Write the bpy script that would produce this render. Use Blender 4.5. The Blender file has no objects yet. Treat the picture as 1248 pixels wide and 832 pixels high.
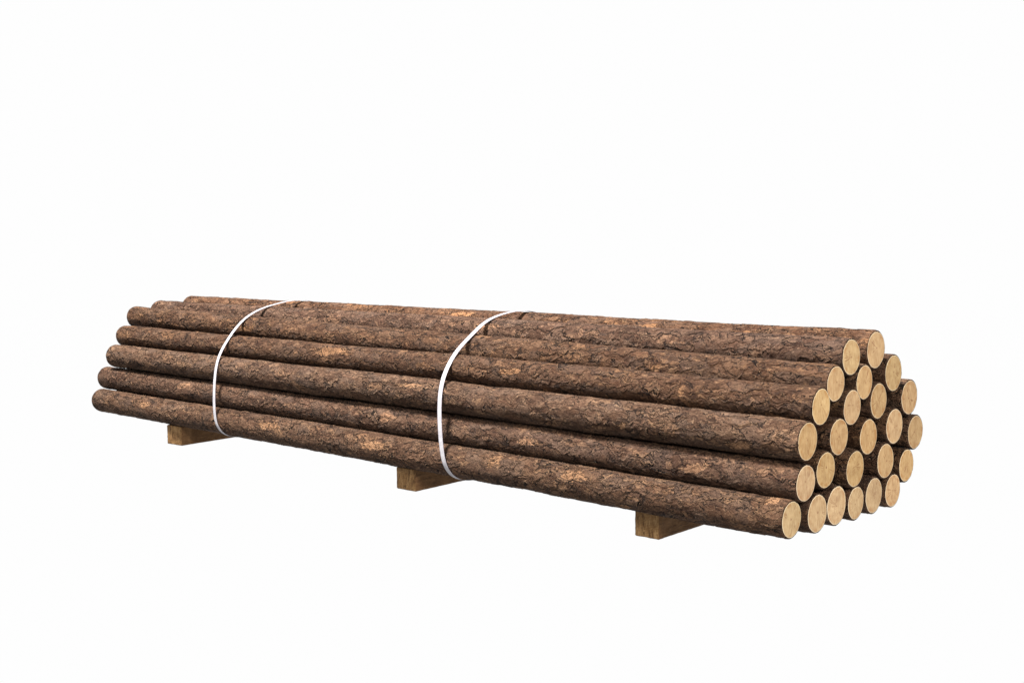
import bpy, math, random
import numpy as np
from mathutils import Vector, Matrix

scene = bpy.context.scene
col = scene.collection
R = math.radians

# ------------------------------------------------------------------ helpers
def link(o, parent=None):
    col.objects.link(o)
    if parent is not None:
        o.parent = parent
    return o

def mesh_obj(name, verts, faces, mats, parent=None, smooth=True, loc=(0, 0, 0)):
    me = bpy.data.meshes.new(name)
    if isinstance(verts, np.ndarray):
        verts = verts.astype(np.float32)
        me.vertices.add(len(verts))
        me.vertices.foreach_set('co', verts.ravel())
        fa = np.asarray(faces, dtype=np.int32)
        k = fa.shape[1]
        me.loops.add(fa.size)
        me.polygons.add(len(fa))
        me.loops.foreach_set('vertex_index', fa.ravel())
        me.polygons.foreach_set('loop_start', np.arange(0, fa.size, k, dtype=np.int32))
        me.update(calc_edges=True)
        me.validate()
    else:
        me.from_pydata(verts, [], faces)
        me.update()
    me.polygons.foreach_set('use_smooth', [smooth] * len(me.polygons))
    for m in mats:
        me.materials.append(m)
    o = bpy.data.objects.new(name, me)
    o.location = loc
    return link(o, parent)

class NT:
    """small node-graph writer"""
    def __init__(self, name):
        self.m = bpy.data.materials.new(name)
        self.m.use_nodes = True
        self.t = self.m.node_tree
        self.t.nodes.clear()
    def n(self, typ, inp=None, **props):
        nd = self.t.nodes.new(typ)
        for k, v in props.items():
            setattr(nd, k, v)
        for k, v in (inp or {}).items():
            s = nd.inputs[k]
            if hasattr(v, 'is_linked') or hasattr(v, 'links'):
                self.t.links.new(v, s)
            else:
                s.default_value = v
        return nd
    def math(self, op, a, b=None, c=None, clamp=False):
        d = {0: a}
        if b is not None: d[1] = b
        if c is not None: d[2] = c
        return self.n('ShaderNodeMath', d, operation=op, use_clamp=clamp).outputs[0]
    def vmath(self, op, a, b=None):
        d = {0: a}
        if b is not None: d[1] = b
        return self.n('ShaderNodeVectorMath', d, operation=op).outputs[0]
    def noise(self, vec, scale, detail=4, rough=.55, out='Fac', dist=0.0):
        nd = self.n('ShaderNodeTexNoise', {'Vector': vec, 'Scale': scale, 'Detail': detail, 'Roughness': rough, 'Distortion': dist})
        return nd.outputs[out]
    def voro(self, vec, scale, feature='F1', out='Distance', rnd=1.0):
        nd = self.n('ShaderNodeTexVoronoi', {'Vector': vec, 'Scale': scale, 'Randomness': rnd}, feature=feature)
        return nd.outputs[out]
    def mapr(self, v, a, b, c=0.0, d=1.0, smooth=True):
        return self.n('ShaderNodeMapRange', {'Value': v, 'From Min': a, 'From Max': b, 'To Min': c, 'To Max': d},
                      interpolation_type='SMOOTHSTEP' if smooth else 'LINEAR').outputs[0]
    def mix(self, f, a, b, mode='MIX'):
        nd = self.t.nodes.new('ShaderNodeMix'); nd.data_type = 'RGBA'; nd.blend_type = mode
        for s, v in ((nd.inputs[0], f), (nd.inputs[6], a), (nd.inputs[7], b)):
            if hasattr(v, 'links'): self.t.links.new(v, s)
            else: s.default_value = v if not isinstance(v, tuple) else (*v, 1)[:4]
        return nd.outputs[2]
    def ramp(self, f, stops):
        nd = self.n('ShaderNodeValToRGB', {'Fac': f})
        e = nd.color_ramp.elements
        while len(e) < len(stops): e.new(.5)
        for el, (p, c) in zip(e, stops):
            el.position = p; el.color = (*c, 1)
        return nd.outputs[0]
    def finish(self, bsdf, disp=None):
        o = self.n('ShaderNodeOutputMaterial', {'Surface': bsdf})
        if disp is not None: self.t.links.new(disp, o.inputs['Displacement'])
        return self.m

# ------------------------------------------------------------------ materials
def bark_material():
    g = NT('pine_bark')
    tc = g.n('ShaderNodeTexCoord')
    oi = g.n('ShaderNodeObjectInfo').outputs['Random']
    off = g.n('ShaderNodeCombineXYZ', {0: g.math('MULTIPLY', oi, 37.0), 1: g.math('MULTIPLY', oi, 11.0), 2: g.math('MULTIPLY', oi, 53.0)}).outputs[0]
    p0 = g.vmath('ADD', tc.outputs['Object'], off)
    # warp the domain so that plates get scalloped, lobed outlines
    w1 = g.vmath('SUBTRACT', g.noise(p0, 16, 2, .5, 'Color'), (.5, .5, .5))
    w2 = g.vmath('SUBTRACT', g.noise(p0, 60, 3, .6, 'Color'), (.5, .5, .5))
    p = g.vmath('ADD', p0, g.vmath('MULTIPLY', w1, (.10, .06, .06)))
    p = g.vmath('ADD', p, g.vmath('MULTIPLY', w2, (.020, .016, .016)))
    pa = g.vmath('MULTIPLY', p, (8.5, 27.0, 27.0))       # large plates
    pb = g.vmath('MULTIPLY', p, (19.0, 66.0, 66.0))       # flakes
    # plates
    ca = g.n('ShaderNodeSeparateColor', {0: g.voro(pa, 1.0, 'F1', 'Color')})
    da = g.voro(pa, 1.0, 'F1', 'Distance')
    ea = g.voro(pa, 1.0, 'DISTANCE_TO_EDGE', 'Distance')
    cb = g.n('ShaderNodeSeparateColor', {0: g.voro(pb, 1.0, 'F1', 'Color')})
    db = g.voro(pb, 1.0, 'F1', 'Distance')
    eb = g.voro(pb, 1.0, 'DISTANCE_TO_EDGE', 'Distance')
    # masks that make the cracks come and go
    m1 = g.mapr(g.noise(p0, 14, 3, .6), .50, .60)
    m2 = g.mapr(g.noise(g.vmath('ADD', p0, (7.0, 3.0, 1.0)), 30, 3, .6), .57, .66)
    cra = g.math('MULTIPLY', g.mapr(ea, .006, .060, 1.0, 0.0), m1)
    crb = g.math('MULTIPLY', g.mapr(eb, .0, .12, 1.0, 0.0), m2)
    crack = g.math('MAXIMUM', cra, g.math('MULTIPLY', crb, .9))
    ps = g.vmath('MULTIPLY', p, (.22, 1.0, 1.0))
    fib = g.noise(ps, 95, 6, .72)                          # fibres along the trunk
    fine = g.noise(g.vmath('MULTIPLY', p0, (.6, 1.0, 1.0)), 120, 5, .72)
    big = g.noise(p0, 5, 3, .6)
    mid = g.noise(g.vmath('MULTIPLY', p, (.38, 1.0, 1.0)), 34, 6, .68)
    # scattered peeled patches, random ones and the large ones stored on the mesh
    pe = g.n('ShaderNodeAttribute', attribute_name='peel').outputs['Fac']
    peb = g.math('ADD', pe, g.math('MULTIPLY', g.math('SUBTRACT', g.noise(g.vmath('MULTIPLY', p, (.5, 1.0, 1.0)), 42, 4, .6), .5), 2.0))
    peel_a = g.mapr(peb, .54, .58)
    peel_r = g.math('MULTIPLY', g.mapr(ca.outputs[1], .94, .96), g.mapr(g.noise(p0, 45, 4, .6), .44, .50))
    peel_s = g.math('MULTIPLY', g.mapr(cb.outputs[1], .86, .9), g.mapr(g.noise(g.vmath('ADD', p0, (1.0, 8.0, 2.0)), 60, 3, .6), .46, .52))
    peel = g.math('MAXIMUM', peel_a, g.math('MULTIPLY', peel_r, .5))
    # torn plate lips: contour lines of a stretched noise, dark below the lip and pale on it
    def lips(scale, shift, vec, w, lo, hi):
        nz = g.noise(g.vmath('ADD', g.vmath('MULTIPLY', p, vec), shift), scale, 2, .55)
        d_ = g.math('SUBTRACT', nz, .5)
        msk = g.mapr(g.noise(g.vmath('ADD', p0, shift), scale * 1.1, 2, .5), lo, hi)
        dark = g.math('MULTIPLY', g.mapr(g.math('ABSOLUTE', d_), w * .35, w, 1.0, 0.0), msk)
        pale = g.math('MULTIPLY', g.math('MULTIPLY', g.mapr(d_, w * .8, w * 1.4), g.mapr(d_, w * 2.0, w * 3.6, 1.0, 0.0)), msk)
        step = g.math('MULTIPLY', g.mapr(d_, -w, w * 1.2), g.mapr(d_, w * 2, w * 9, 1.0, .0))
        return dark, pale, step
    d1, l1, s1 = lips(14, (3.0, 5.0, 1.0), (.34, 1.0, 1.0), .0085, .47, .55)
    d2, l2, s2 = lips(27, (9.0, 1.0, 4.0), (.30, 1.0, 1.0), .0125, .50, .58)
    lipd = g.math('MAXIMUM', d1, g.math('MULTIPLY', d2, .85))
    lipl = g.math('MAXIMUM', l1, g.math('MULTIPLY', l2, .8))
    # height, metres
    h = g.math('MULTIPLY', ca.outputs[0], .0022)
    h = g.math('ADD', h, g.math('MULTIPLY', g.noise(g.vmath('MULTIPLY', p0, (.5, 1.0, 1.0)), 20, 2, .5), .0042))
    h = g.math('ADD', h, g.math('MULTIPLY', s1, .0018))
    h = g.math('SUBTRACT', h, g.math('MULTIPLY', d1, .0015))
    hb = g.math('MULTIPLY', cb.outputs[0], .0022)
    hb = g.math('ADD', hb, g.math('MULTIPLY', ca.outputs[0], .0020))
    hb = g.math('ADD', hb, g.math('MULTIPLY', mid, .0070))
    hb = g.math('ADD', hb, g.math('MULTIPLY', fib, .0070))
    hb = g.math('ADD', hb, g.math('MULTIPLY', fine, .0016))
    hb = g.math('ADD', hb, g.math('ADD', g.math('MULTIPLY', s1, .0050), g.math('MULTIPLY', s2, .0030)))
    hb = g.math('SUBTRACT', hb, g.math('MULTIPLY', g.math('MAXIMUM', lipd, crack), .0040))
    hb = g.math('SUBTRACT', hb, g.math('MULTIPLY', peel, .0030))
    # colour
    c = g.ramp(g.math('ADD', g.math('MULTIPLY', mid, .85), g.math('MULTIPLY', ca.outputs[0], .15)),
               [(.30, (.020, .0085, .0040)), (.42, (.040, .0185, .0090)), (.52, (.064, .0325, .0170)), (.64, (.090, .0500, .0280)), (.78, (.130, .0740, .0410))])
    c = g.mix(g.math('MULTIPLY', g.mapr(ca.outputs[2], .50, .85), .35), c, (.072, .049, .036))
    c = g.mix(g.math('MULTIPLY', g.mapr(cb.outputs[2], .78, .95), .18), c, (.100, .043, .020))
    c = g.mix(g.math('MULTIPLY', g.mapr(g.noise(g.vmath('ADD', p0, (4.0, 4.0, 9.0)), 7, 4, .6), .50, .66), .25), c, (.088, .042, .020))
    c = g.mix(g.math('MULTIPLY', g.math('MAXIMUM', peel, peel_a), .9), c, g.mix(g.mapr(fib, .3, .7), (.120, .058, .027), (.265, .145, .070)))
    c = g.mix(g.math('MULTIPLY', peel_s, .55), c, (.180, .100, .050))
    sp = g.mapr(fine, .57, .66)
    c = g.mix(g.math('MULTIPLY', sp, .45), c, (.210, .135, .080))
    dk = g.mapr(fine, .36, .45, 1.0, 0.0)
    c = g.mix(g.math('MULTIPLY', dk, .45), c, (.010, .0045, .0025))
    dk2 = g.mapr(fib, .36, .47, 1.0, 0.0)
    c = g.mix(g.math('MULTIPLY', dk2, .65), c, (.012, .0055, .003))
    lt2 = g.mapr(fib, .55, .68)
    c = g.mix(g.math('MULTIPLY', lt2, .40), c, (.200, .120, .068))
    c = g.mix(g.math('MULTIPLY', g.mapr(big, .35, .7), .45), c, g.mix(1.0, c, (.66, .62, .60), 'MULTIPLY'))
    c = g.mix(g.math('MULTIPLY', lipl, .45), c, (.200, .120, .066))
    c = g.mix(g.math('MAXIMUM', g.math('MULTIPLY', crack, .85), lipd), c, (.004, .002, .0015))
    # each log a slightly different tone
    tone = g.n('ShaderNodeHueSaturation', {'Hue': g.mapr(oi, 0, 1, .4945, .5005, False), 'Saturation': g.mapr(g.math('FRACT', g.math('MULTIPLY', oi, 7.3)), 0, 1, .90, 1.04, False),
             'Value': g.mapr(g.math('FRACT', g.math('MULTIPLY', oi, 13.7)), 0, 1, .72, .94, False), 'Color': c}).outputs[0]
    bmp = g.n('ShaderNodeBump', {'Height': hb, 'Distance': 1.0, 'Strength': 1.25}).outputs[0]
    b = g.n('ShaderNodeBsdfPrincipled', {'Normal': bmp, 'Base Color': tone, 'Roughness': .88, 'Specular IOR Level': .10})
    rel = g.n('ShaderNodeAttribute', attribute_name='relief').outputs['Fac']
    h = g.math('MULTIPLY', g.math('SUBTRACT', h, .0026), rel)
    d = g.n('ShaderNodeDisplacement', {'Height': h, 'Midlevel': .0, 'Scale': 1.0})
    g.m.displacement_method = 'DISPLACEMENT'
    return g.finish(b.outputs[0], d.outputs[0])

def cut_material():
    g = NT('fresh_cut_pine')
    tc = g.n('ShaderNodeTexCoord').outputs['Object']
    oi = g.n('ShaderNodeObjectInfo').outputs['Random']
    rot = g.n('ShaderNodeVectorRotate', {'Vector': tc, 'Axis': (1, 0, 0), 'Angle': g.math('MULTIPLY', oi, 90.0)}, rotation_type='AXIS_ANGLE').outputs[0]
    offs = g.n('ShaderNodeCombineXYZ', {0: g.math('MULTIPLY', oi, 41.0)}).outputs[0]
    q = g.vmath('ADD', rot, offs)
    sep = g.n('ShaderNodeSeparateXYZ', {0: rot})
    yy = g.math('ADD', sep.outputs[1], g.mapr(oi, 0, 1, -.010, .010, False))
    zz = sep.outputs[2]
    wob = g.math('MULTIPLY', g.math('SUBTRACT', g.noise(q, 22, 2, .5), .5), .012)
    rr = g.math('ADD', g.math('SQRT', g.math('ADD', g.math('MULTIPLY', yy, yy), g.math('MULTIPLY', zz, zz))), wob)
    ring = g.math('SINE', g.math('MULTIPLY', rr, 1150.0))
    ring = g.mapr(ring, -.2, 1.0)
    ang = g.math('ARCTAN2', zz, yy)
    # colour
    base = g.ramp(g.noise(q, 24, 4, .6), [(.3, (.285, .178, .080)), (.5, (.350, .230, .108)), (.7, (.415, .280, .135))])
    c = g.mix(g.math('MULTIPLY', ring, .24), base, (.25, .14, .052))
    # saw grain, vertical in the stack
    gv = g.vmath('MULTIPLY', g.vmath('ADD', tc, offs), (1.0, 9.0, 1.2))
    gn = g.noise(gv, 28, 4, .65)
    c = g.mix(g.math('MULTIPLY', g.mapr(gn, .5, .62), .60), c, (.27, .155, .062))
    c = g.mix(g.math('MULTIPLY', g.mapr(gn, .36, .48, 1, 0), .40), c, (.49, .355, .19))
    # pith and drying checks
    pith = g.mapr(rr, .002, .0045, 1.0, 0.0)
    c = g.mix(g.math('MULTIPLY', pith, .75), c, (.17, .075, .030))
    spoke = g.noise(g.n('ShaderNodeCombineXYZ', {0: g.math('MULTIPLY', g.math('COSINE', ang), 1.0), 1: g.math('MULTIPLY', g.math('SINE', ang), 1.0), 2: g.math('MULTIPLY', oi, 77.0)}).outputs[0], 3.6, 2, .5)
    spoke = g.math('ABSOLUTE', g.math('SUBTRACT', spoke, .5))
    width = g.mapr(rr, .0, .06, .045, .010, False)
    chk = g.math('MULTIPLY', g.math('LESS_THAN', spoke, width), g.math('MULTIPLY', g.mapr(g.noise(q, 22, 2, .5), .50, .58), g.mapr(rr, .050, .064, 1.0, .0)))
    c = g.mix(g.math('MULTIPLY', chk, .80), c, (.20, .10, .04))
    # brown blotches close to the rim, and the pale cambium line at the rim itself
    rim = g.n('ShaderNodeAttribute', attribute_name='rim').outputs['Fac']
    blot = g.math('MULTIPLY', g.mapr(rim, .62, .88), g.mapr(g.noise(g.vmath('ADD', q, (2.0, 2.0, 2.0)), 34, 3, .6), .50, .60))
    c = g.mix(g.math('MULTIPLY', blot, .75), c, (.27, .135, .045))
    c = g.mix(g.math('MULTIPLY', g.mapr(rim, .945, .970), .70), c, (.56, .46, .31))
    hs = g.n('ShaderNodeHueSaturation', {'Hue': g.mapr(g.math('FRACT', g.math('MULTIPLY', oi, 5.7)), 0, 1, .494, .504, False), 'Saturation': g.mapr(g.math('FRACT', g.math('MULTIPLY', oi, 23.0)), 0, 1, .90, 1.03, False), 'Value': g.mapr(g.math('FRACT', g.math('MULTIPLY', oi, 9.1)), 0, 1, .86, 1.07, False), 'Color': c}).outputs[0]
    bump = g.n('ShaderNodeBump', {'Height': g.math('ADD', g.math('MULTIPLY', gn, .6), g.math('MULTIPLY', g.noise(q, 190, 3, .6), .6)), 'Distance': .0012, 'Strength': .5})
    b = g.n('ShaderNodeBsdfPrincipled', {'Base Color': hs, 'Roughness': .75, 'Specular IOR Level': .2, 'Normal': bump.outputs[0]})
    return g.finish(b.outputs[0])

def timber_material(end):
    g = NT('timber_end_grain' if end else 'rough_sawn_timber_shaded')
    tc = g.n('ShaderNodeTexCoord').outputs['Object']
    oi = g.n('ShaderNodeObjectInfo').outputs['Random']
    q = g.vmath('ADD', tc, g.n('ShaderNodeCombineXYZ', {0: g.math('MULTIPLY', oi, 31.0), 2: g.math('MULTIPLY', oi, 17.0)}).outputs[0])
    if end:
        s = g.n('ShaderNodeSeparateXYZ', {0: tc})
        wob = g.math('MULTIPLY', g.noise(q, 30, 3, .6), .03)
        yy = g.math('ADD', s.outputs[0], g.mapr(oi, 0, 1, -.05, .06, False))
        zz = g.math('ADD', s.outputs[2], .16)
        rr = g.math('ADD', g.math('SQRT', g.math('ADD', g.math('MULTIPLY', yy, yy), g.math('MULTIPLY', zz, zz))), wob)
        ring = g.mapr(g.math('SINE', g.math('MULTIPLY', rr, 620.0)), -.1, 1.0)
        grain = g.noise(g.vmath('MULTIPLY', q, (1.0, 1.0, .22)), 85, 5, .7)
        c = g.ramp(g.noise(q, 22, 4, .6), [(.3, (.10, .052, .019)), (.5, (.145, .079, .031)), (.7, (.20, .118, .050))])
        c = g.mix(g.math('MULTIPLY', ring, .30), c, (.065, .030, .011))
        c = g.mix(g.math('MULTIPLY', g.mapr(grain, .52, .62), .75), c, (.045, .021, .008))
        c = g.mix(g.math('MULTIPLY', g.mapr(grain, .36, .46, 1, 0), .50), c, (.27, .17, .080))
    else:
        grain = g.noise(g.vmath('MULTIPLY', q, (1.0, .10, 1.0)), 75, 5, .7)
        c = g.ramp(g.noise(q, 16, 4, .6), [(.3, (.070, .034, .014)), (.5, (.100, .051, .021)), (.7, (.135, .072, .032))])  # sawn brown, with the shade under the logs darkened into it
        c = g.mix(g.math('MULTIPLY', g.mapr(grain, .5, .68), .6), c, (.030, .013, .005))
        c = g.mix(g.math('MULTIPLY', g.mapr(g.noise(q, 60, 4, .6), .55, .7), .3), c, (.03, .014, .006))
    bump = g.n('ShaderNodeBump', {'Height': grain, 'Distance': .006, 'Strength': .9})
    b = g.n('ShaderNodeBsdfPrincipled', {'Base Color': c, 'Roughness': .85, 'Specular IOR Level': .15, 'Normal': bump.outputs[0]})
    return g.finish(b.outputs[0])

def strap_material():
    g = NT('white_woven_strap')
    tc = g.n('ShaderNodeTexCoord').outputs['Object']
    v = g.noise(tc, 30, 3, .6)
    c = g.mix(g.mapr(v, .35, .7), (.200, .196, .212), (.255, .250, .262))
    rb = g.n('ShaderNodeAttribute', attribute_name='across').outputs['Fac']
    edge = g.mapr(g.math('ABSOLUTE', g.math('SUBTRACT', rb, .5)), .30, .44)
    c = g.mix(g.math('MULTIPLY', edge, .60), c, (.16, .14, .165))
    weave = g.math('SINE', g.math('MULTIPLY', rb, 75.0))
    bump = g.n('ShaderNodeBump', {'Height': g.math('ADD', weave, v), 'Distance': .0006, 'Strength': .6})
    b = g.n('ShaderNodeBsdfPrincipled', {'Base Color': c, 'Roughness': .45, 'Specular IOR Level': .4, 'Normal': bump.outputs[0]})
    return g.finish(b.outputs[0])

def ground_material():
    g = NT('glowing_white_floor')
    e = g.n('ShaderNodeEmission', {'Color': (1, 1, 1, 1), 'Strength': .99})  # self-glowing white stands in for a bright floor, shows no shadows
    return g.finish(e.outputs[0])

M_BARK, M_CUT, M_END, M_SIDE, M_STRAP, M_GROUND = bark_material(), cut_material(), timber_material(True), timber_material(False), strap_material(), ground_material()

# ------------------------------------------------------------------ the logs
# key: (x, y, z, radius) at the near cut end, then (x, y, z, radius) at the far cut end, metres
LOGS = {
    1: (-0.0029, 0.5891, 0.6578, 0.0772, -4.9153, 0.5925, 0.6456, 0.0760),
    2: (-0.0049, 0.3894, 0.6422, 0.0730, -4.9811, 0.3924, 0.6240, 0.0719),
    3: (0.0016, 0.7411, 0.5531, 0.0770, -4.9549, 0.7411, 0.5531, 0.0760),
    4: (0.0008, 0.2591, 0.5506, 0.0707, -5.0506, 0.2577, 0.5909, 0.0664),
    5: (-0.0056, 0.5035, 0.5356, 0.0698, -4.9928, 0.5004, 0.5340, 0.0687),
    6: (0.0006, 0.8944, 0.4407, 0.0751, -5.0075, 0.8944, 0.4407, 0.0741),
    7: (-0.0011, 0.6199, 0.4502, 0.0746, -5.0086, 0.6199, 0.4502, 0.0736),
    8: (0.0026, 0.3913, 0.4481, 0.0726, -4.9956, 0.3899, 0.4477, 0.0716),
    9: (0.0068, 0.1392, 0.4748, 0.0712, -4.9850, 0.1428, 0.4771, 0.0668),
    10: (0.0004, 0.9622, 0.2868, 0.0748, -4.9568, 0.9622, 0.2868, 0.0738),
    11: (0.0012, 0.7622, 0.3335, 0.0762, -4.9500, 0.7622, 0.3335, 0.0752),
    12: (0.0004, 0.5365, 0.3164, 0.0747, -4.9580, 0.5365, 0.3164, 0.0737),
    13: (0.0047, 0.2859, 0.3462, 0.0741, -4.9768, 0.2859, 0.3462, 0.0731),
    14: (0.0009, 0.0552, 0.3556, 0.0734, -4.9566, 0.0563, 0.3547, 0.0703),
    15: (-0.0013, 0.8883, 0.1538, 0.0714, -5.0091, 0.8883, 0.1538, 0.0704),
    16: (0.0006, 0.6907, 0.1993, 0.0753, -5.0067, 0.6907, 0.1993, 0.0743),
    17: (0.0105, 0.4116, 0.2065, 0.0742, -4.9911, 0.4116, 0.2065, 0.0732),
    18: (0.0007, 0.1973, 0.2298, 0.0723, -4.9701, 0.1973, 0.2298, 0.0713),
    19: (-0.0003, 0.0498, 0.2013, 0.0716, -5.0666, 0.0514, 0.2070, 0.0702),
    20: (0.0036, 0.7566, 0.0697, 0.0701, -4.9506, 0.7566, 0.0692, 0.0692),
    21: (0.0019, 0.5914, 0.0734, 0.0737, -4.9617, 0.5914, 0.0727, 0.0727),
    22: (0.0031, 0.4388, 0.0666, 0.0685, -4.9819, 0.4388, 0.0674, 0.0675),
    23: (-0.0026, 0.2931, 0.0787, 0.0778, -5.0011, 0.2931, 0.0770, 0.0768),
    24: (0.0028, 0.1356, 0.0740, 0.0743, -5.0099, 0.1356, 0.0734, 0.0733),
    25: (-0.0198, -0.0128, 0.0731, 0.0711, -5.0138, -0.0190, 0.0707, 0.0709),
}
LABELS = {
    1: 'thick barky log at the top right of the stack, its cut end highest',
    2: 'barky log at the top left of the stack, left one of the top pair',
    3: 'barky log at the right end of the second row from the top',
    4: 'barky log at the left end of the second row from the top',
    5: 'thin barky log in the middle of the second row from the top',
    6: 'barky log at the right end of the third row from the top',
    7: 'barky log second from the right in the third row from the top',
    8: 'barky log second from the left in the third row from the top',
    9: 'long barky log at the left end of the third row from the top',
    10: 'barky log furthest right of all, right end of the third row from the bottom',
    11: 'barky log second from the right in the third row from the bottom',
    12: 'barky log in the middle of the third row from the bottom',
    13: 'barky log second from the left in the third row from the bottom',
    14: 'long dark barky log at the left end of the third row from the bottom',
    15: 'thin barky log at the right end of the second row from the bottom',
    16: 'barky log second from the right in the second row from the bottom',
    17: 'barky log in the middle of the second row from the bottom',
    18: 'barky log second from the left in the second row from the bottom',
    19: 'long rusty barky log at the left end of the second row from the bottom',
    20: 'thin barky log at the right end of the bottom row',
    21: 'barky log second from the right in the bottom row',
    22: 'thin barky log third from the right in the bottom row',
    23: 'thick barky log third from the left in the bottom row',
    24: 'barky log second from the left in the bottom row',
    25: 'front bottom barky log with peeled orange patches, left end of the bottom row',
}
# peeled patches of bark: log, x along the stack, angle round the log (degrees), half length, half height (m)
PEEL = [
    (25, -1.003, 146.3, .066, .024), (25, -0.085, 110, .034, .034), (25, -1.469, 142.0, .040, .034), (25, -0.75, 226, .040, .012),
    (19, -0.447, 172, .070, .022), (19, -1.30, 170, .085, .020), (19, -2.243, 160, .075, .022), (14, -0.8, 192, .020, .018),
    (9, -0.57, 165, .018, .026), (9, -2.785, 143.9, .140, .024), (1, -0.665, 160, .120, .026), (1, -1.075, 142.9, .050, .018),
    (4, -0.79, 180, .030, .016), (14, -2.086, 145.6, .080, .012), (4, -3.703, 178.5, .080, .018), (19, -4.063, 150, .070, .020),
    (25, -3.122, 150, .090, .024), (25, -4.377, 150, .060, .022), (9, -1.518, 160, .070, .016), (25, -2.262, 160, .110, .022),
    (14, -0.256, 210, .055, .018), (1, -2.298, 134.1, .080, .018), (1, -0.355, 163.5, .070, .018), (2, -1.9, 150, .09, .02),
    (10, -.9, 20, .08, .03), (20, -2.1, -10, .1, .02), (6, -3.0, 40, .1, .03), (3, -2.2, 60, .1, .03),
]
FRONT = {25, 19, 14, 9, 4, 2, 1}
BACK = {3, 6, 10, 15, 20}
CUT_IN = .0046          # how far the cut face's edge lies inside the bark

def profile(key):
    """radius factor and centre wander along / around one log"""
    rg = np.random.default_rng(100 + key)
    a = rg.uniform(0, 2 * np.pi, 12)
    k = rg.uniform(.6, 1.3, 12)
    def rad(x, th):
        f = .014 * np.sin(2 * th + a[0] + .5 * x * k[0]) + .007 * np.sin(3 * th + a[1] - .8 * x * k[1])
        f = f + .009 * np.sin(x * 3.1 * k[2] + a[2]) + .008 * np.sin(x * 7.3 * k[3] + a[3] + np.sin(th + a[4]))
        f = f + .006 * np.sin(x * 17 * k[5] + a[5] + 2 * np.sin(th + a[6]))
        return 1 + f
    def cen(x, half):
        w = 1 - (x / half) ** 2              # no wander at the two cut ends
        return (w * (.0020 * np.sin(x * 2.2 * k[7] + a[7]) + .0012 * np.sin(x * 5.1 * k[8] + a[8])),
                w * (.0020 * np.sin(x * 2.0 * k[9] + a[9]) + .0012 * np.sin(x * 4.7 * k[10] + a[10])))
    return rad, cen

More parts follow.
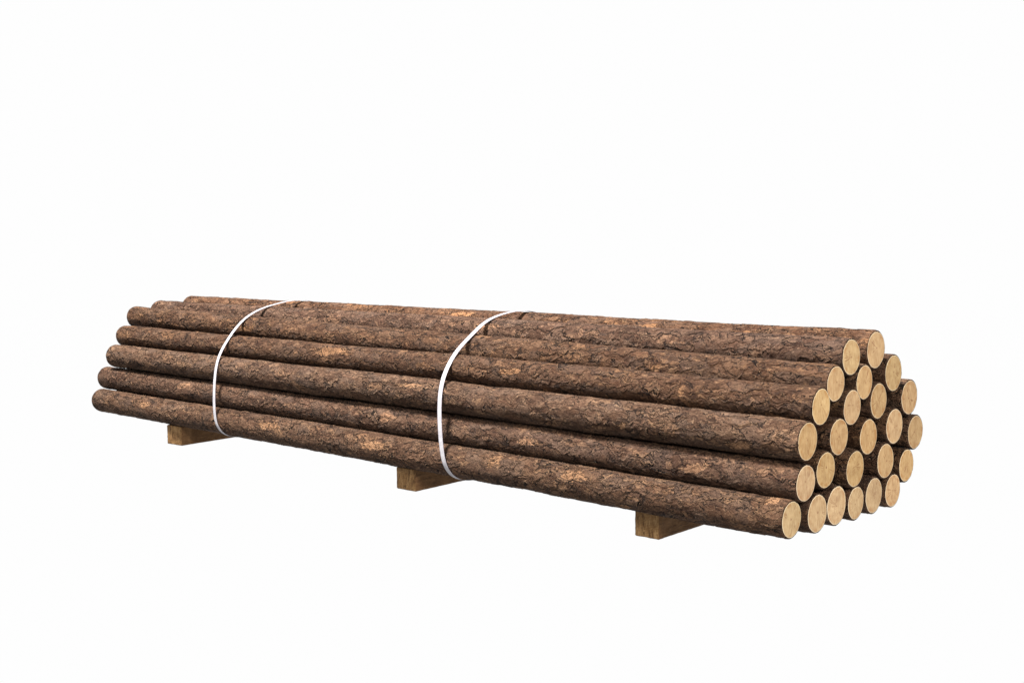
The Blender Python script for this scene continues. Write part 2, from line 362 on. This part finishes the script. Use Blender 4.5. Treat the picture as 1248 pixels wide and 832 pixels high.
def build_log(key):
    x0, y0, z0, r0, x1, y1, z1, r1 = LOGS[key]
    A, B = Vector((x0, y0, z0)), Vector((x1, y1, z1))
    length = (A - B).length
    half = length / 2
    X = (A - B).normalized()
    Yv = Vector((0, 0, 1)).cross(X).normalized()
    Zv = X.cross(Yv)
    root = bpy.data.objects.new('barky_log', None)
    root.empty_display_size = .1
    root.matrix_world = Matrix.Translation((A + B) / 2) @ Matrix((X, Yv, Zv)).transposed().to_4x4()
    link(root)
    root['label'] = LABELS[key]; root['category'] = 'log'; root['group'] = 'barky logs strapped in one stack'
    nt, dx = (150, .0034) if key in FRONT else ((110, .0065) if key in BACK else (96, .016))
    # stations along the log: fine everywhere that shows, always fine near the near end
    if key in FRONT or key in BACK:
        xs = np.linspace(-half, half, int(length / dx) + 1)
    else:
        xs = np.concatenate([np.linspace(-half, half - .5, int((length - .5) / dx)), np.linspace(half - .5, half, 130)[1:]])
    edge = np.array([.0, .0015, .0035])
    xs = np.concatenate([-half + edge, xs[1:-1], half - edge[::-1]])
    xs = np.unique(xs)
    th = np.linspace(0, 2 * np.pi, nt, endpoint=False)
    rad, cen = profile(key)
    G, T = np.meshgrid(xs, th, indexing='ij')
    t = (half - G) / length
    rr = (r0 + (r1 - r0) * t) * rad(G, T)
    d = np.minimum(half - G, G + half)      # worn edge at both ends
    rr = rr - .0030 * np.clip(1 - d / .0045, 0, 1) ** 2
    cy, cz = cen(G, half)
    V = np.stack([G, cy + rr * np.cos(T), cz + rr * np.sin(T)], -1).reshape(-1, 3)
    V3 = V.reshape(len(xs), nt, 3)
    def lip(ring, end):                      # the sawn edge of the bark, turned inward
        c_ = ring.mean(0); o_ = ring.copy(); dr = ring - c_; dr[:, 0] = 0
        o_ -= dr / np.linalg.norm(dr, axis=1)[:, None] * .0060
        o_[:, 0] -= end * .0004
        return o_
    V = np.concatenate([lip(V3[0], -1), V3.reshape(-1, 3), lip(V3[-1], 1)])
    n = len(xs) + 2
    i = np.arange(n - 1)[:, None] * nt; j = np.arange(nt)[None]; j2 = (j + 1) % nt
    F = np.stack([i + j, i + nt + j, i + nt + j2, i + j2], -1).reshape(-1, 4)[:, ::-1]
    bark = mesh_obj('bark', V, F, [M_BARK], root)
    rl = np.clip(np.minimum(half - G, G + half) / .018, 0, 1) ** 1.2 * .72 + .28
    rl = np.concatenate([rl[:1], rl, rl[-1:]])
    ra = bark.data.attributes.new('relief', 'FLOAT', 'POINT')
    ra.data.foreach_set('value', rl.ravel().astype(np.float32))
    # peeled patches as a mesh attribute
    pe = np.zeros(G.shape, np.float32)
    mid = (A.x + B.x) / 2
    for (kk, px, ang, hl, hh) in PEEL:
        if kk != key: continue
        du = (G - (px - mid)) / hl
        dth = (T - R(ang) + np.pi) % (2 * np.pi) - np.pi
        dv = dth * r0 / hh
        s = np.exp(-((np.abs(du) ** 2.6 + np.abs(dv + .25 * np.sin(du * 2)) ** 2.2)) * .75)
        pe = np.maximum(pe, s)
    pe = np.concatenate([pe[:1], pe, pe[-1:]])
    at = bark.data.attributes.new('peel', 'FLOAT', 'POINT')
    at.data.foreach_set('value', pe.ravel().astype(np.float32))
    # cut ends
    for end in (1, -1):
        x = end * half
        re = (r0 if end > 0 else r1)
        rings = np.array([0, .1, .2, .3, .4, .5, .6, .7, .8, .88, .93, .96, .985, 1.0])
        outer = re * rad(x, th) - CUT_IN + .0006 * np.sin(th * 13 + key) * np.sin(th * 5 + 2 * key)
        vs = [(0, 0, 0)]; rim = [0.0]
        for f in rings[1:]:
            for kx in range(nt):
                q = outer[kx] * f
                vs.append((-.0012 * end if f == 1.0 else 0.0, q * math.cos(th[kx]), q * math.sin(th[kx]))); rim.append(f)
        # a skirt that reaches back into the bark, so no gap shows
        for kx in range(nt):
            vs.append((-.012 * end, outer[kx] * math.cos(th[kx]), outer[kx] * math.sin(th[kx]))); rim.append(.9)
        fs = []
        for kx in range(nt):
            k2 = (kx + 1) % nt
            fs.append((0, 1 + kx, 1 + k2))
        for r_ in range(len(rings) - 1):
            a0 = 1 + r_ * nt; b0 = a0 + nt
            for kx in range(nt):
                k2 = (kx + 1) % nt
                fs.append((a0 + kx, b0 + kx, b0 + k2, a0 + k2))
        if end < 0: fs = [f[::-1] for f in fs]
        c = mesh_obj('cut_end', vs, fs, [M_CUT], root, loc=(x + end * .0008, 0, 0))
        a2 = c.data.attributes.new('rim', 'FLOAT', 'POINT')
        a2.data.foreach_set('value', rim)
    return root

for key in sorted(LOGS):
    build_log(key)

# ------------------------------------------------------------------ timbers under the stack
def build_timber(x, y, w, h, ang, length, label, seed):
    rnd = random.Random(seed)
    top = -.0015
    nx, ny, nz = 8, 60, 8
    b = .0060
    def axis(n, L):
        a = [0, b * .5, b] + [b + (L - 2 * b) * i / n for i in range(1, n)] + [L - b, L - b * .5, L]
        return a
    ax, ay, az = axis(nx, w), axis(ny, length), axis(nz, h)
    vid, vs, fs = {}, [], []
    def v(i, j, k):
        key = (i, j, k)
        if key not in vid:
            p = [ax[i], ay[j], az[k]]
            L = (w, length, h)
            # round the arrises
            q = [min(max(p[c], b), L[c] - b) for c in range(3)]
            dvec = Vector(p) - Vector(q)
            if dvec.length > 0 and sum(abs(e) > 1e-9 for e in dvec) > 1:
                dvec = dvec.normalized() * max(abs(e) for e in dvec)
            pt = Vector(q) + dvec
            pt += Vector((rnd.uniform(-1, 1), rnd.uniform(-1, 1), rnd.uniform(-.4, .4))) * .0013
            vid[key] = len(vs)
            vs.append((pt.x - w / 2, pt.y - length / 2, pt.z - h))
        return vid[key]
    mats = []
    NX, NY, NZ = len(ax) - 1, len(ay) - 1, len(az) - 1
    for i in range(NX):
        for k in range(NZ):
            fs.append((v(i, 0, k), v(i + 1, 0, k), v(i + 1, 0, k + 1), v(i, 0, k + 1))); mats.append(0)
            fs.append((v(i, NY, k), v(i, NY, k + 1), v(i + 1, NY, k + 1), v(i + 1, NY, k))); mats.append(0)
    for j in range(NY):
        for k in range(NZ):
            fs.append((v(0, j, k), v(0, j, k + 1), v(0, j + 1, k + 1), v(0, j + 1, k))); mats.append(1)
            fs.append((v(NX, j, k), v(NX, j + 1, k), v(NX, j + 1, k + 1), v(NX, j, k + 1))); mats.append(1)
    for i in range(NX):
        for j in range(NY):
            fs.append((v(i, j, 0), v(i, j + 1, 0), v(i + 1, j + 1, 0), v(i + 1, j, 0))); mats.append(1)
            fs.append((v(i, j, NZ), v(i + 1, j, NZ), v(i + 1, j + 1, NZ), v(i, j + 1, NZ))); mats.append(1)
    o = mesh_obj('support_timber', vs, fs, [M_END, M_SIDE])
    o.data.polygons.foreach_set('material_index', mats)
    u = Vector((math.cos(ang), math.sin(ang), 0)); s = Vector((-math.sin(ang), math.cos(ang), 0))
    c = Vector((x, y, top)) + u * (w / 2) + s * (length / 2)
    o.location = c
    o.rotation_euler = (0, 0, ang)
    o['label'] = label; o['category'] = 'timber'; o['group'] = 'square timbers under the log stack'
    return o

TH = .110
build_timber(-4.1832, -.0533, .1349, .114, .0987, .92, 'short square brown timber under the far left end of the log stack', 1)
build_timber(-2.1651, -.0274, .1281, .107, .0629, .90, 'square brown timber under the middle of the log stack, between the other two', 2)
build_timber(-.7546, .0157, .1169, .112, .0406, .86, 'square brown timber nearest the cut ends, under the right part of the log stack', 3)

# ------------------------------------------------------------------ straps
def hull(pts):
    pts = sorted(pts)
    def half(ps):
        h = []
        for p in ps:
            while len(h) > 1 and (h[-1][0]-h[-2][0])*(p[1]-h[-2][1])-(h[-1][1]-h[-2][1])*(p[0]-h[-2][0]) <= 0: h.pop()
            h.append(p)
        return h
    a = half(pts); b = half(pts[::-1])
    return a[:-1] + b[:-1]

def build_strap(X0, ty, tz, width, label, seed):
    t = -X0 / 4.98
    cs = [(y0 + (y1 - y0) * t, z0 + (z1 - z0) * t, r0 + (r1 - r0) * t + .0085) for (x0, y0, z0, r0, x1, y1, z1, r1) in LOGS.values()]
    pts = []
    for k, (x0, y0, z0, r0, x1, y1, z1, r1) in LOGS.items():
        cy, cz, r = y0 + (y1 - y0) * t, z0 + (z1 - z0) * t, r0 + (r1 - r0) * t + .0085
        for i in range(72):
            a = 2 * math.pi * i / 72
            pts.append((cy + r * math.cos(a), cz + r * math.sin(a)))
    h = hull(pts)
    # contact points on each log in turn, joined by a smooth closed curve
    own = []
    for (py, pz) in h:
        own.append(min(range(len(cs)), key=lambda k: abs(math.hypot(py - cs[k][0], pz - cs[k][1]) - cs[k][2])))
    st = next(i for i in range(len(h)) if own[i] != own[i - 1])
    h = h[st:] + h[:st]; own = own[st:] + own[:st]
    ctrl, i = [], 0
    while i < len(h):
        j = i
        while j + 1 < len(h) and own[j + 1] == own[i]: j += 1
        cy, cz, r = cs[own[i]]
        a0 = math.atan2(h[i][1] - cz, h[i][0] - cy); a1 = math.atan2(h[j][1] - cz, h[j][0] - cy)
        span = (a1 - a0) % (2 * math.pi)
        if span > 6: span = 0
        m_ = max(1, int(round(span / R(30))))
        for q in range(m_):
            a = a0 + span * (q + .5) / m_
            ctrl.append((cy + r * math.cos(a), cz + r * math.sin(a)))
        i = j + 1
    Cn = np.array(ctrl); nc = len(Cn); out = []
    for i in range(nc):
        p0_, p1_, p2_, p3_ = Cn[i - 1], Cn[i], Cn[(i + 1) % nc], Cn[(i + 2) % nc]
        kd = [max(1e-4, math.dist(a_, b_)) ** .5 for a_, b_ in ((p0_, p1_), (p1_, p2_), (p2_, p3_))]
        t0, t1 = 0, kd[0]; t2 = t1 + kd[1]; t3 = t2 + kd[2]
        for tt in np.linspace(t1, t2, 16, endpoint=False):
            A1 = p0_ * (t1 - tt) / (t1 - t0) + p1_ * (tt - t0) / (t1 - t0)
            A2 = p1_ * (t2 - tt) / (t2 - t1) + p2_ * (tt - t1) / (t2 - t1)
            A3 = p2_ * (t3 - tt) / (t3 - t2) + p3_ * (tt - t2) / (t3 - t2)
            B1 = A1 * (t2 - tt) / (t2 - t0) + A2 * (tt - t0) / (t2 - t0)
            B2 = A2 * (t3 - tt) / (t3 - t1) + A3 * (tt - t1) / (t3 - t1)
            out.append(B1 * (t2 - tt) / (t2 - t1) + B2 * (tt - t1) / (t2 - t1))
    H = np.array(out + out[:1]); seg = np.hypot(*(H[1:] - H[:-1]).T); s = np.r_[0, np.cumsum(seg)]
    n = 420
    u = np.linspace(0, s[-1], n, endpoint=False)
    P = np.stack([np.interp(u, s, H[:, 0]), np.interp(u, s, H[:, 1])], -1)
    for _ in range(25):
        P = (np.roll(P, 1, 0) + 2 * P + np.roll(P, -1, 0)) / 4
    T = np.roll(P, -1, 0) - np.roll(P, 1, 0); T /= np.linalg.norm(T, axis=1)[:, None]
    N = np.stack([T[:, 1], -T[:, 0]], -1)      # outward (hull runs anticlockwise)
    rng = random.Random(seed); ph = rng.uniform(0, 6)
    prof = [(-.5, 0), (-.5, .0010), (-.47, .0018), (-.25, .0021), (0, .0022), (.25, .0021), (.47, .0018), (.5, .0010), (.5, 0)]
    vs, ac, fs = [], [], []
    c0 = (.3, .35)
    for i in range(n):
        y, z = P[i]
        xb = X0 + ty * (y - c0[0]) + tz * (z - c0[1]) + .0025 * math.sin(u[i] * 5 + ph)
        for (w_, hgt) in prof:
            vs.append((xb + w_ * width, y + N[i, 0] * hgt, z + N[i, 1] * hgt)); ac.append(w_ + .5)
    m = len(prof)
    for i in range(n):
        j = (i + 1) % n
        for k in range(m):
            k2 = (k + 1) % m
            fs.append((i * m + k, i * m + k2, j * m + k2, j * m + k))
    o = mesh_obj('strap', vs, fs, [M_STRAP])
    a2 = o.data.attributes.new('across', 'FLOAT', 'POINT'); a2.data.foreach_set('value', ac)
    o['label'] = label; o['category'] = 'strap'; o['group'] = 'white straps round the log stack'
    return o

build_strap(-3.600, .283, -.40, .024, 'thin white strap round the far left part of the log stack', 1)
build_strap(-1.779, .217, -.367, .027, 'white strap round the middle of the log stack, nearer to the cut ends', 2)

# ------------------------------------------------------------------ ground
gz = -.1175
g = mesh_obj('ground', [(-150, -150, gz), (150, -150, gz), (150, 150, gz), (-150, 150, gz)], [(0, 1, 2, 3)], [M_GROUND], smooth=False)
g['kind'] = 'structure'

# ------------------------------------------------------------------ light
w = bpy.data.worlds.new('World'); scene.world = w; w.use_nodes = True
bg = w.node_tree.nodes['Background']
bg.inputs['Color'].default_value = (1, 1, 1, 1); bg.inputs['Strength'].default_value = .99

def area(name, loc, target, size, power, colour=(1, 1, 1)):
    L = bpy.data.lights.new(name, 'AREA'); L.shape = 'SQUARE'; L.size = size; L.energy = power; L.color = colour
    o = bpy.data.objects.new(name, L); link(o); o.location = loc
    o.rotation_euler = (Vector(target) - Vector(loc)).to_track_quat('-Z', 'Y').to_euler()
    return o
area('softbox_lamp', (-4.0, -2.7, 9.0), (-2.2, .2, .4), 1.8, 6700, (1, .97, .93))

area('fill_light', (4.2, -2.7, 2.9), (-.2, .4, .35), 1.2, 470, (1, .94, .86))  # added fill that brightens the cut ends and the bark between them

# ------------------------------------------------------------------ camera
cd = bpy.data.cameras.new('camera'); cam = bpy.data.objects.new('camera', cd); link(cam)
cd.sensor_width = 36; cd.lens = 1479.03 / 1248 * 36; cd.clip_end = 1000; cd.clip_start = .05
fw = Vector((-0.67829069, 0.73032441, -0.0809197)); rt = Vector((0.73268879, 0.68056348, 0.00069378)); up = Vector((-0.05557768, 0.05881837, 0.99672038))
cam.matrix_world = Matrix.Translation((2.20241066, -3.90647127, 1.07902877)) @ Matrix((rt, up, -fw)).transposed().to_4x4()
scene.camera = cam

scene.view_settings.view_transform = 'Standard'
scene.view_settings.look = 'None'
scene.view_settings.exposure = 0
scene.view_settings.gamma = 1
